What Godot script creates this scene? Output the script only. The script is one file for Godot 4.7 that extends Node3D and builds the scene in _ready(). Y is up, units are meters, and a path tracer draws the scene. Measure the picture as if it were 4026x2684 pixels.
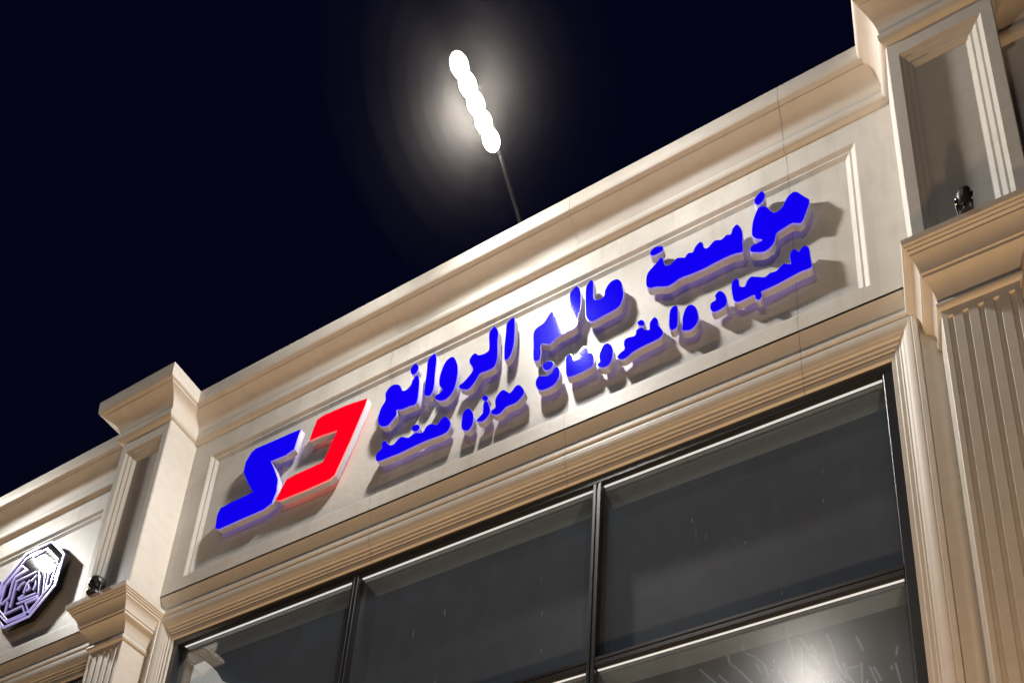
extends Node3D

# ---------------------------------------------------------------- materials
var M := {}
var tex_count := 0

func lin(r: float, g: float, b: float) -> Color:
	return Color(r, g, b).linear_to_srgb()

func noise_tex(freq: float, octaves: int, lo: float, hi: float, sd: int, size := 512) -> NoiseTexture2D:
	var n := FastNoiseLite.new()
	n.seed = sd
	n.frequency = freq
	n.fractal_octaves = octaves
	n.noise_type = FastNoiseLite.TYPE_SIMPLEX_SMOOTH
	var t := NoiseTexture2D.new()
	t.noise = n
	t.width = size
	t.height = size
	t.seamless = true
	var g := Gradient.new()
	g.set_color(0, Color(lo, lo, lo))
	g.set_color(1, Color(hi, hi, hi))
	t.color_ramp = g
	return t

# blotches and faint rain streaks that run down the render
func streak_tex() -> ImageTexture:
	var a := FastNoiseLite.new()
	a.seed = 11
	a.frequency = 0.010
	a.fractal_octaves = 5
	var b := FastNoiseLite.new()
	b.seed = 12
	b.frequency = 0.05
	b.fractal_octaves = 3
	var N := 768
	var ia := a.get_seamless_image(N, N)
	var ib := b.get_seamless_image(N, N)
	var img := Image.create(N, N, false, Image.FORMAT_RGB8)
	for j in N:
		for i in N:
			var v := ia.get_pixel(i, j).r
			var s := ib.get_pixel(i, int(j * 0.06 + 40.0 * absf(sin(PI * j / N))) % N).r
			var k := 1.0 - 0.075 * v * v - 0.055 * maxf(0.0, s - 0.5) * 2.0
			img.set_pixel(i, j, Color(k, k * (1.0 - 0.010 * v), k * (1.0 - 0.025 * v)))
	return ImageTexture.create_from_image(img)

func bump_tex(freq: float, octaves: int, sd: int, strength: float) -> NoiseTexture2D:
	var n := FastNoiseLite.new()
	n.seed = sd
	n.frequency = freq
	n.fractal_octaves = octaves
	var t := NoiseTexture2D.new()
	t.noise = n
	t.width = 512
	t.height = 512
	t.seamless = true
	t.as_normal_map = true
	t.bump_strength = strength
	return t

func plain(key: String, c: Color, rough: float, metal := 0.0) -> StandardMaterial3D:
	var m := StandardMaterial3D.new()
	m.resource_name = key
	m.albedo_color = c
	m.roughness = rough
	m.metallic = metal
	M[key] = m
	return m

func textured(key: String, c: Color, rough: float, tex: Texture2D, nrm: Texture2D, scale: float, nscale: float) -> StandardMaterial3D:
	var m := plain(key, c, rough)
	m.albedo_texture = tex
	m.uv1_triplanar = true
	m.uv1_world_triplanar = true
	m.uv1_scale = Vector3(scale, scale, scale)
	if nrm:
		m.normal_enabled = true
		m.normal_texture = nrm
		m.normal_scale = nscale
	return m

func make_materials() -> void:
	var mottled := noise_tex(0.012, 5, 0.955, 1.0, 11, 1024)
	var streaky := streak_tex()
	var grain := bump_tex(0.09, 4, 5, 1.6)
	textured("cream_render", lin(0.60, 0.562, 0.508), 0.6, mottled, grain, 0.8, 0.1)
	textured("cream_panel", lin(0.62, 0.592, 0.550), 0.6, streaky, grain, 0.4, 0.10)
	textured("backing_wall", lin(0.30, 0.27, 0.23), 0.9, mottled, null, 0.5, 0.0)
	plain("letter_return", lin(0.40, 0.40, 0.50), 0.35)
	for d in [["blue_face", Color(0.002, 0.0, 0.10), Color(0.004, 0.0, 0.84)], ["red_face", Color(0.12, 0.0, 0.002), Color(1.0, 0.0, 0.012)]]:
		var f := plain(d[0], lin(d[1].r, d[1].g, d[1].b), 0.05)
		f.emission_enabled = true
		f.emission = lin(d[2].r, d[2].g, d[2].b)
		f.emission_energy_multiplier = 0.95
	plain("black_metal", lin(0.010, 0.010, 0.013), 0.38)
	plain("black_gloss", lin(0.004, 0.004, 0.008), 0.07)
	plain("fin_metal", lin(0.012, 0.012, 0.022), 0.45)
	plain("grey_soffit", lin(0.13, 0.185, 0.26), 0.7)
	textured("dark_board", lin(0.040, 0.046, 0.070), 0.7, noise_tex(0.02, 4, 0.75, 1.0, 21), null, 0.6, 0.0)
	var gapm := plain("lit_interior", lin(0.3, 0.3, 0.29), 0.8)
	gapm.emission_enabled = true
	gapm.emission = lin(0.34, 0.34, 0.32)
	gapm.emission_energy_multiplier = 0.95
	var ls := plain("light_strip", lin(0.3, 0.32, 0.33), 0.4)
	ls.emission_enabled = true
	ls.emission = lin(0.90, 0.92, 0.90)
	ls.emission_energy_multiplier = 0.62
	var pane := plain("window_glass", Color(0.9, 0.95, 0.97, 0.03), 0.03)
	pane.transparency = BaseMaterial3D.TRANSPARENCY_ALPHA
	var hazy := plain("smeared_glass", Color(0.9, 0.95, 0.97, 0.03), 0.21)
	hazy.transparency = BaseMaterial3D.TRANSPARENCY_ALPHA
	var lens := plain("led_lens", lin(0.9, 0.9, 0.85), 0.3)
	lens.emission_enabled = true
	lens.emission = lin(1.0, 0.96, 0.86)
	lens.emission_energy_multiplier = 60.0
	plain("lamp_housing", lin(0.02, 0.02, 0.022), 0.45, 0.6)
	plain("spot_body", lin(0.015, 0.014, 0.016), 0.4)
	plain("chrome", lin(0.62, 0.62, 0.62), 0.12, 1.0)
	var vio := plain("violet_line", lin(0.42, 0.38, 0.80), 0.3)
	vio.emission_enabled = true
	vio.emission = lin(0.40, 0.37, 0.80)
	vio.emission_energy_multiplier = 0.38
	textured("paving", lin(0.36, 0.30, 0.23), 0.85, noise_tex(0.03, 5, 0.7, 1.0, 31), null, 0.25, 0.0)
	textured("pavement_slab", lin(0.34, 0.30, 0.25), 0.85, noise_tex(0.04, 4, 0.75, 1.0, 33), null, 0.4, 0.0)
	plain("pole_paint", lin(0.20, 0.20, 0.20), 0.5, 0.3)
	var ul := plain("uplight_lens", lin(0.8, 0.7, 0.5), 0.3)
	ul.emission_enabled = true
	ul.emission = lin(1.0, 0.62, 0.30)
	ul.emission_energy_multiplier = 3.0
	var ve := plain("violet_bloom", lin(0.30, 0.27, 0.60), 0.3)  # violet bloom of the blue letters, put in as a glowing rim
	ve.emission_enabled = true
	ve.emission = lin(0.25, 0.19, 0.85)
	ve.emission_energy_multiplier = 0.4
	var re := plain("rose_bloom", lin(0.60, 0.27, 0.27), 0.3)  # the same bloom painted as a glowing rim on the red piece
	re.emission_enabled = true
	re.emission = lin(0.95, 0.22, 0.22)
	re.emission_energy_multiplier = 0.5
	var sl := plain("street_lens", lin(0.9, 0.85, 0.75), 0.4)
	sl.emission_enabled = true
	sl.emission = lin(1.0, 0.90, 0.74)
	sl.emission_energy_multiplier = 20.0

# ---------------------------------------------------------------- mesh helpers
func begin() -> SurfaceTool:
	var st := SurfaceTool.new()
	st.begin(Mesh.PRIMITIVE_TRIANGLES)
	return st

func tri(st: SurfaceTool, a: Vector3, b: Vector3, c: Vector3, na: Vector3, nb: Vector3, nc: Vector3) -> void:
	var g := (b - a).cross(c - a)
	if g.length_squared() < 1e-16:
		return
	if g.dot(na + nb + nc) > 0.0:
		var t := b
		b = c
		c = t
		t = nb
		nb = nc
		nc = t
	st.set_normal(na)
	st.add_vertex(a)
	st.set_normal(nb)
	st.add_vertex(b)
	st.set_normal(nc)
	st.add_vertex(c)

func quad(st: SurfaceTool, a: Vector3, b: Vector3, c: Vector3, d: Vector3, n: Vector3) -> void:
	tri(st, a, b, c, n, n, n)
	tri(st, a, c, d, n, n, n)

func box(st: SurfaceTool, lo: Vector3, hi: Vector3, bev := 0.0) -> void:
	if bev <= 0.0:
		for ax in 3:
			var u := (ax + 1) % 3
			var v := (ax + 2) % 3
			for s in 2:
				var p := [Vector3.ZERO, Vector3.ZERO, Vector3.ZERO, Vector3.ZERO]
				for k in 4:
					var q := Vector3.ZERO
					q[ax] = hi[ax] if s == 1 else lo[ax]
					q[u] = hi[u] if k == 1 or k == 2 else lo[u]
					q[v] = hi[v] if k >= 2 else lo[v]
					p[k] = q
				var n := Vector3.ZERO
				n[ax] = 1.0 if s == 1 else -1.0
				quad(st, p[0], p[1], p[2], p[3], n)
		return
	# chamfered box: six faces, twelve edges, eight corners
	var mid := (lo + hi) * 0.5
	var h := (hi - lo) * 0.5
	for ax in 3:
		var u := (ax + 1) % 3
		var v := (ax + 2) % 3
		for s in [-1.0, 1.0]:
			var p := []
			for k in [[-1, -1], [1, -1], [1, 1], [-1, 1]]:
				var q := Vector3.ZERO
				q[ax] = s * h[ax]
				q[u] = k[0] * (h[u] - bev)
				q[v] = k[1] * (h[v] - bev)
				p.append(mid + q)
			var n := Vector3.ZERO
			n[ax] = s
			quad(st, p[0], p[1], p[2], p[3], n)
			for s2 in [-1.0, 1.0]:
				var e := []
				for k in [[0, -1], [0, 1], [1, 1], [1, -1]]:
					var q := Vector3.ZERO
					q[ax] = s * (h[ax] - (bev if k[0] == 1 else 0.0))
					q[u] = s2 * (h[u] - (0.0 if k[0] == 1 else bev))
					q[v] = k[1] * (h[v] - bev)
					e.append(mid + q)
				var n2 := Vector3.ZERO
				n2[ax] = s
				n2[u] = s2
				quad(st, e[0], e[1], e[2], e[3], n2.normalized())
	for sx in [-1.0, 1.0]:
		for sy in [-1.0, 1.0]:
			for sz in [-1.0, 1.0]:
				var sg := Vector3(sx, sy, sz)
				var n := sg.normalized()
				tri(st, mid + sg * Vector3(h.x, h.y - bev, h.z - bev), mid + sg * Vector3(h.x - bev, h.y, h.z - bev), mid + sg * Vector3(h.x - bev, h.y - bev, h.z), n, n, n)

# normals of a polyline, one pair per segment (start, end), smoothed where the bend is gentle
func seg_normals(p: PackedVector2Array, flip: float) -> Array:
	var raw := []
	for i in p.size() - 1:
		var t := (p[i + 1] - p[i]).normalized()
		raw.append(Vector2(t.y, -t.x) * flip)
	var out := []
	for i in raw.size():
		var a: Vector2 = raw[i]
		var b: Vector2 = raw[i]
		if i > 0 and raw[i].dot(raw[i - 1]) > 0.74:
			a = (raw[i] + raw[i - 1]).normalized()
		if i < raw.size() - 1 and raw[i].dot(raw[i + 1]) > 0.74:
			b = (raw[i] + raw[i + 1]).normalized()
		out.append([a, b])
	return out

# a moulding: profile points are (outward, y) from bottom to top, the path is in plan (x, z), outward on its left as it runs towards +x
func sweep(st: SurfaceTool, prof: PackedVector2Array, path: PackedVector2Array, caps := true) -> void:
	var nr := seg_normals(prof, 1.0)
	var dirs := []
	var outw := []
	for i in path.size() - 1:
		var t := (path[i + 1] - path[i]).normalized()
		dirs.append(t)
		outw.append(Vector2(-t.y, t.x))
	var mit := []
	for i in path.size():
		if i == 0:
			mit.append(outw[0])
		elif i == path.size() - 1:
			mit.append(outw[i - 1])
		else:
			var a: Vector2 = outw[i - 1]
			var b: Vector2 = outw[i]
			mit.append((a + b) / (1.0 + a.dot(b)))
	for i in path.size() - 1:
		var o: Vector2 = outw[i]
		for k in prof.size() - 1:
			var q := []
			for e in [[i, k], [i + 1, k], [i + 1, k + 1], [i, k + 1]]:
				var w: Vector2 = path[e[0]] + mit[e[0]] * prof[e[1]].x
				q.append(Vector3(w.x, prof[e[1]].y, w.y))
			var n0: Vector2 = nr[k][0]
			var n1: Vector2 = nr[k][1]
			var a3 := Vector3(o.x * n0.x, n0.y, o.y * n0.x)
			var b3 := Vector3(o.x * n1.x, n1.y, o.y * n1.x)
			tri(st, q[0], q[1], q[2], a3, a3, b3)
			tri(st, q[0], q[2], q[3], a3, b3, b3)
	if caps:
		var idx := Geometry2D.triangulate_polygon(prof)
		for e in [0, path.size() - 1]:
			var t2: Vector2 = dirs[0] if e == 0 else dirs[dirs.size() - 1]
			var n := Vector3(t2.x, 0, t2.y) * (-1.0 if e == 0 else 1.0)
			for j in range(0, idx.size(), 3):
				var v := []
				for m in 3:
					var pp := prof[idx[j + m]]
					var w: Vector2 = path[e] + mit[e] * pp.x
					v.append(Vector3(w.x, pp.y, w.y))
				tri(st, v[0], v[1], v[2], n, n, n)

# picture-frame mouldings: rings are [left, right, bottom, top, z] from the outside in; only the span a..b in x is made
func ring_span(st: SurfaceTool, rings: Array, a: float, b: float, with_bottom: bool, y_low := -INF) -> void:
	for k in rings.size() - 1:
		var r: Array = rings[k]
		var s: Array = rings[k + 1]
		var dz: float = s[4] - r[4]
		for side in (["t", "b"] if with_bottom else ["t"]):
			var yr: float = r[3] if side == "t" else r[2]
			var ys: float = s[3] if side == "t" else s[2]
			var xa: float = maxf(a, r[0])
			var xb: float = minf(b, r[1])
			var xc: float = minf(b, s[1])
			var xd: float = maxf(a, s[0])
			if xb > xa:
				var n := Vector3(0, dz, yr - ys).normalized()
				if n.z < 0.0:
					n = -n
				quad(st, Vector3(xa, yr, r[4]), Vector3(xb, yr, r[4]), Vector3(maxf(xc, xa), ys, s[4]), Vector3(minf(xd, xb), ys, s[4]), n)
		for side in ["l", "r"]:
			var xr: float = r[0] if side == "l" else r[1]
			var xs: float = s[0] if side == "l" else s[1]
			if xr < a - 0.001 or xr > b + 0.001:
				continue
			var yb0: float = maxf(r[2], y_low)
			var yb1: float = maxf(s[2], y_low)
			var n := Vector3(-dz, 0, xs - xr)
			n = n.normalized()
			if n.z < 0.0:
				n = -n
			quad(st, Vector3(xr, yb0, r[4]), Vector3(xr, r[3], r[4]), Vector3(xs, s[3], s[4]), Vector3(xs, yb1, s[4]), n)
	var last: Array = rings[rings.size() - 1]
	if with_bottom:
		var la := maxf(a, last[0])
		var lb := minf(b, last[1])
		if lb > la:
			quad(st, Vector3(la, last[2], last[4]), Vector3(lb, last[2], last[4]), Vector3(lb, last[3], last[4]), Vector3(la, last[3], last[4]), Vector3(0, 0, 1))

func tube(st: SurfaceTool, a: Vector3, b: Vector3, ra: float, rb: float, n := 14, caps := true) -> void:
	var ax := (b - a).normalized()
	var u := ax.cross(Vector3.UP if absf(ax.y) < 0.9 else Vector3.RIGHT).normalized()
	var v := ax.cross(u)
	for i in n:
		var t0 := TAU * i / n
		var t1 := TAU * (i + 1) / n
		var d0 := u * cos(t0) + v * sin(t0)
		var d1 := u * cos(t1) + v * sin(t1)
		tri(st, a + d0 * ra, a + d1 * ra, b + d1 * rb, d0, d1, d1)
		tri(st, a + d0 * ra, b + d1 * rb, b + d0 * rb, d0, d1, d0)
		if caps:
			tri(st, a, a + d0 * ra, a + d1 * ra, -ax, -ax, -ax)
			tri(st, b, b + d0 * rb, b + d1 * rb, ax, ax, ax)

# a body of revolution about an axis: stations are (along, radius)
func lathe(st: SurfaceTool, at: Vector3, axis: Vector3, stations: PackedVector2Array, n := 20) -> void:
	var ax := axis.normalized()
	var u := ax.cross(Vector3.UP if absf(ax.y) < 0.9 else Vector3.RIGHT).normalized()
	var v := ax.cross(u)
	var nr := seg_normals(stations, -1.0)
	for k in stations.size() - 1:
		for i in n:
			var t0 := TAU * i / n
			var t1 := TAU * (i + 1) / n
			var d0 := u * cos(t0) + v * sin(t0)
			var d1 := u * cos(t1) + v * sin(t1)
			var p0 := at + ax * stations[k].x
			var p1 := at + ax * stations[k + 1].x
			var r0 := stations[k].y
			var r1 := stations[k + 1].y
			var na: Vector2 = nr[k][0]
			var nb: Vector2 = nr[k][1]
			var n00 := ax * na.x + d0 * na.y
			var n01 := ax * na.x + d1 * na.y
			var n10 := ax * nb.x + d0 * nb.y
			var n11 := ax * nb.x + d1 * nb.y
			tri(st, p0 + d0 * r0, p0 + d1 * r0, p1 + d1 * r1, n00, n01, n11)
			tri(st, p0 + d0 * r0, p1 + d1 * r1, p1 + d0 * r1, n00, n11, n10)

func rounded(flat: Array, steps: int) -> PackedVector2Array:
	var p := PackedVector2Array()
	for i in range(0, flat.size(), 2):
		p.append(Vector2(flat[i], flat[i + 1]))
	if steps < 2:
		return p
	var out := PackedVector2Array()
	var n := p.size()
	for i in n:
		for k in steps:
			var q := p[i].cubic_interpolate(p[(i + 1) % n], p[(i + n - 1) % n], p[(i + 2) % n], float(k) / steps)
			if out.is_empty() or out[out.size() - 1].distance_to(q) > 0.001:
				out.append(q)
	return out

func flat_face(st: SurfaceTool, p: PackedVector2Array, z: float, n := Vector3(0, 0, 1)) -> void:
	var idx := Geometry2D.triangulate_polygon(p)
	for j in range(0, idx.size(), 3):
		tri(st, Vector3(p[idx[j]].x, p[idx[j]].y, z), Vector3(p[idx[j + 1]].x, p[idx[j + 1]].y, z), Vector3(p[idx[j + 2]].x, p[idx[j + 2]].y, z), n, n, n)

func wall_of(st: SurfaceTool, p: PackedVector2Array, z0: float, z1: float) -> void:
	var cw := 1.0 if Geometry2D.is_polygon_clockwise(p) else -1.0
	var n := p.size()
	var nr := []
	for i in n:
		var t := (p[(i + 1) % n] - p[i]).normalized()
		nr.append(Vector2(-t.y, t.x) * cw)
	for i in n:
		var a: Vector2 = nr[i]
		var b: Vector2 = nr[i]
		if nr[i].dot(nr[(i + n - 1) % n]) > 0.7:
			a = (nr[i] + nr[(i + n - 1) % n]).normalized()
		if nr[i].dot(nr[(i + 1) % n]) > 0.7:
			b = (nr[i] + nr[(i + 1) % n]).normalized()
		var p0 := p[i]
		var p1 := p[(i + 1) % n]
		var a3 := Vector3(a.x, a.y, 0)
		var b3 := Vector3(b.x, b.y, 0)
		tri(st, Vector3(p0.x, p0.y, z0), Vector3(p1.x, p1.y, z0), Vector3(p1.x, p1.y, z1), a3, b3, b3)
		tri(st, Vector3(p0.x, p0.y, z0), Vector3(p1.x, p1.y, z1), Vector3(p0.x, p0.y, z1), a3, b3, a3)

# a flat bar of given width along a polyline in the wall's plane
func ribbon(st: SurfaceTool, flat: Array, w: float, z0: float, z1: float) -> void:
	var p := PackedVector2Array()
	for i in range(0, flat.size(), 2):
		p.append(Vector2(flat[i], flat[i + 1]))
	var polys := Geometry2D.offset_polyline(p, w * 0.5, Geometry2D.JOIN_MITER, Geometry2D.END_BUTT)
	for q in polys:
		if Geometry2D.triangulate_polygon(q).size() > 0 and not Geometry2D.is_polygon_clockwise(q):
			flat_face(st, q, z1)
			wall_of(st, q, z0, z1)

var used := {}
func numbered(called: String, parent: Node) -> String:
	var key := str(parent.get_instance_id()) + called
	var n: int = used.get(key, 0)
	used[key] = n + 1
	return called if n == 0 else "%s_%03d" % [called, n]

func obj(called: String, st: SurfaceTool, mat: String, parent: Node = self) -> MeshInstance3D:
	var o := MeshInstance3D.new()
	o.name = numbered(called, parent)
	o.mesh = st.commit()
	o.material_override = M[mat]
	parent.add_child(o, true)
	return o

func thing(called: String, label: String, category: String, at := Vector3.ZERO, group := "") -> Node3D:
	var o := Node3D.new()
	o.name = numbered(called, self)
	add_child(o, true)
	o.position = at
	o.set_meta("label", label)
	o.set_meta("category", category)
	if group:
		o.set_meta("group", group)
	return o

func part(called: String, parent: Node) -> Node3D:
	var o := Node3D.new()
	o.name = numbered(called, parent)
	parent.add_child(o, true)
	return o

# ---------------------------------------------------------------- the building's mouldings (metres; the fascia's face is the plane z = 0)
const PIER_IN := 0.18      # pier's left edge, from the bay's right end
const PIER_W := 0.444
const PITCH := 4.944
const PIER_Z := 0.18

func cornice_profile() -> PackedVector2Array:
	return PackedVector2Array([Vector2(-0.02, 6.955), Vector2(0.0, 6.963), Vector2(0.010, 6.965), Vector2(0.020, 6.970), Vector2(0.027, 6.977), Vector2(0.029, 7.010), Vector2(0.027, 7.014),
		Vector2(0.018, 7.017), Vector2(0.021, 7.035), Vector2(0.027, 7.060), Vector2(0.037, 7.083), Vector2(0.052, 7.101), Vector2(0.072, 7.113), Vector2(0.090, 7.120), Vector2(0.099, 7.124),
		Vector2(0.098, 7.133), Vector2(0.115, 7.136), Vector2(0.120, 7.142), Vector2(0.122, 7.170), Vector2(0.124, 7.205), Vector2(0.124, 7.236), Vector2(0.118, 7.242), Vector2(-0.06, 7.243)])

func ledge_profile() -> PackedVector2Array:
	return PackedVector2Array([Vector2(-0.060, 5.580), Vector2(-0.034, 5.585), Vector2(-0.030, 5.609), Vector2(-0.023, 5.637), Vector2(-0.013, 5.664), Vector2(-0.0035, 5.682), Vector2(-0.006, 5.684), Vector2(-0.006, 5.690), Vector2(-0.06, 5.690)])

func capital_profile() -> PackedVector2Array:
	return PackedVector2Array([Vector2(-0.03, 5.296), Vector2(0.0, 5.300), Vector2(0.010, 5.304), Vector2(0.015, 5.314), Vector2(0.015, 5.326), Vector2(0.010, 5.336), Vector2(0.005, 5.341),
		Vector2(0.008, 5.352), Vector2(0.012, 5.374), Vector2(0.019, 5.396), Vector2(0.030, 5.414), Vector2(0.044, 5.427), Vector2(0.056, 5.434),
		Vector2(0.056, 5.450), Vector2(0.062, 5.453), Vector2(0.063, 5.461), Vector2(0.066, 5.478), Vector2(0.073, 5.497), Vector2(0.083, 5.513), Vector2(0.094, 5.522),
		Vector2(0.094, 5.533), Vector2(0.103, 5.537), Vector2(0.103, 5.545), Vector2(0.111, 5.549), Vector2(0.112, 5.556), Vector2(0.119, 5.560), Vector2(0.122, 5.587), Vector2(0.118, 5.591), Vector2(-0.05, 5.592)])

func jamb_rings(xl: float, xr: float) -> Array:
	var out := []
	for r in [[0.120, 5.5865, -0.060], [0.119, 5.586, -0.026], [0.116, 5.584, -0.0225], [0.114, 5.583, -0.022], [0.098, 5.562, -0.022], [0.096, 5.558, -0.028], [0.089, 5.532, -0.0265], [0.081, 5.514, -0.028], [0.073, 5.500, -0.031], [0.066, 5.490, -0.035], [0.060, 5.483, -0.040], [0.054, 5.475, -0.043],
			[0.046, 5.470, -0.051], [0.040, 5.454, -0.051], [0.036, 5.449, -0.057], [0.022, 5.433, -0.057], [0.018, 5.428, -0.063], [0.002, 5.397, -0.064], [0.0, 5.390, -0.085]]:
		out.append([xl - r[0], xr + r[0], -1.0, r[1], r[2]])
	return out

func inset_rings(xl: float, xr: float, yb: float, yt: float, z: float, steps: Array) -> Array:
	var out := []
	for s in steps:
		out.append([xl + s[0], xr - s[0], yb + s[0], yt - s[0], z - s[1]])
	return out

const GAP := 0.0020
func spans(a: float, b: float, cuts: Array) -> Array:
	var edge := [a]
	for c in cuts:
		if c > a + 0.01 and c < b - 0.01:
			edge.append(c)
	edge.append(b)
	var out := []
	for i in edge.size() - 1:
		out.append([edge[i] + (GAP * 0.5 if i > 0 else 0.0), edge[i + 1] - (GAP * 0.5 if i < edge.size() - 2 else 0.0)])
	return out

# one bay of the row: shift 0 is the carpet shop; its right end is the wall line x = 0.18 + shift
func bay(root: Node3D, shift: float, panel_l: float, panel_r: float, cuts: Array, with_window: bool, x_from := -4.32, x_to := 0.18) -> void:
	var a := x_from + shift
	var b := x_to + shift
	# cornice in blocks
	var co := part("cornice", root)
	for s in spans(a, b, cuts[0]):
		var st := begin()
		sweep(st, cornice_profile(), PackedVector2Array([Vector2(s[0], 0), Vector2(s[1], 0)]))
		obj("cornice_block", st, "cream_render", co)
	# fascia with its sunk panel
	var fa := part("fascia", root)
	var rings := [[a, b, 5.690, 6.963, 0.0]]
	rings.append_array(inset_rings(panel_l + shift, panel_r + shift, 5.785, 6.803, 0.0, [[0.0, 0.0], [0.004, 0.0015], [0.019, 0.012], [0.021, 0.013], [0.031, 0.013], [0.033, 0.0145], [0.049, 0.024], [0.053, 0.025]]))
	for s in spans(a, b, cuts[1]):
		var st := begin()
		ring_span(st, rings, s[0], s[1], true)
		obj("fascia_panel", st, "cream_panel", fa)
	# ledge under the fascia
	var le := part("ledge", root)
	for s in spans(a, b, cuts[1]):
		var st := begin()
		sweep(st, ledge_profile(), PackedVector2Array([Vector2(s[0], 0), Vector2(s[1], 0)]))
		obj("ledge_block", st, "cream_render", le)
	# architrave round the window
	var xl := -4.212 + shift
	var xr := 0.057 + shift
	var ar := part("architrave", root)
	for s in spans(xl - 0.2, xr + 0.2, cuts[1]):
		var st := begin()
		ring_span(st, jamb_rings(xl, xr), s[0], s[1], false, 0.0)
		obj("architrave_block", st, "cream_render", ar)
	# wall behind
	var wb := begin()
	box(wb, Vector3(a, 5.42, -0.40), Vector3(b, 7.20, -0.062))
	obj("wall_core", wb, "backing_wall", root)
	if with_window:
		window(root, shift, xl, xr)

func pier(root: Node3D, x0: float) -> void:
	var x1 := x0 + PIER_W
	var p := part("pier", root)
	var st := begin()
	box(st, Vector3(x0, 0.0, -0.40), Vector3(x1, 5.56, -0.050))
	obj("pier_body", st, "cream_render", p)
	# upper block with a stepped sunk panel
	st = begin()
	var z := PIER_Z
	var lo := 5.585
	var hi := 6.975
	var rings := [[x0, x1, lo, hi, z - 0.005], [x0 + 0.005, x1 - 0.005, lo, hi, z]]
	rings.append_array(inset_rings(x0, x1, lo - 0.02, hi - 0.055, z, [[0.051, 0.0], [0.065, 0.011], [0.074, 0.012], [0.077, 0.014], [0.090, 0.024], [0.099, 0.025], [0.102, 0.027], [0.115, 0.038], [0.118, 0.039]]))
	ring_span(st, rings, x0 - 1, x1 + 1, true)
	quad(st, Vector3(x0, lo, -0.3), Vector3(x0, hi, -0.3), Vector3(x0, hi, z - 0.005), Vector3(x0, lo, z - 0.005), Vector3(-1, 0, 0))
	quad(st, Vector3(x1, lo, -0.3), Vector3(x1, hi, -0.3), Vector3(x1, hi, z - 0.005), Vector3(x1, lo, z - 0.005), Vector3(1, 0, 0))
	obj("upper_panel", st, "cream_render", p)
	st = begin()
	var up := PackedVector2Array()
	for q in cornice_profile():
		up.append(q + Vector2(0, 0.004))
	up[0] = Vector2(-0.02, 6.962)
	sweep(st, up, PackedVector2Array([Vector2(x0, -0.3), Vector2(x0, z), Vector2(x1, z), Vector2(x1, -0.3)]), false)
	quad(st, Vector3(x0, 7.246, -0.3), Vector3(x1, 7.246, -0.3), Vector3(x1, 7.246, z), Vector3(x0, 7.246, z), Vector3.UP)
	obj("pier_crown", st, "cream_render", p)
	# capital and fluted shaft
	var s0 := x0 + 0.077
	var s1 := x1 - 0.077
	st = begin()
	sweep(st, capital_profile(), PackedVector2Array([Vector2(s0, -0.1), Vector2(s0, 0.095), Vector2(s1, 0.095), Vector2(s1, -0.1)]), false)
	quad(st, Vector3(s0, 5.592, -0.1), Vector3(s1, 5.592, -0.1), Vector3(s1, 5.592, 0.095), Vector3(s0, 5.592, 0.095), Vector3.UP)
	obj("capital", st, "cream_render", p)
	st = begin()
	var line := PackedVector2Array([Vector2(s0, -0.1), Vector2(s0, 0.092), Vector2(s0 + 0.003, 0.095)])
	var mid := (s0 + s1) * 0.5
	for k in range(-2, 3):
		var c := mid + k * 0.0564
		for j in 9:
			var t := PI * j / 8.0
			line.append(Vector2(c - cos(t) * 0.0112, 0.095 - sin(t) * 0.0125))
	line.append_array(PackedVector2Array([Vector2(s1 - 0.003, 0.095), Vector2(s1, 0.092), Vector2(s1, -0.1)]))
	var nr := seg_normals(line, -1.0)
	for i in line.size() - 1:
		var na: Vector2 = nr[i][0]
		var nb: Vector2 = nr[i][1]
		var a3 := Vector3(na.x, 0, na.y)
		var b3 := Vector3(nb.x, 0, nb.y)
		var p0 := line[i]
		var p1 := line[i + 1]
		tri(st, Vector3(p0.x, 0, p0.y), Vector3(p1.x, 0, p1.y), Vector3(p1.x, 5.262, p1.y), a3, b3, b3)
		tri(st, Vector3(p0.x, 0, p0.y), Vector3(p1.x, 5.262, p1.y), Vector3(p0.x, 5.262, p0.y), a3, b3, a3)
	box(st, Vector3(s0 + 0.0005, 5.262, -0.1), Vector3(s1 - 0.0005, 5.303, 0.0945))
	obj("fluted_shaft", st, "cream_render", p)

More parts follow.
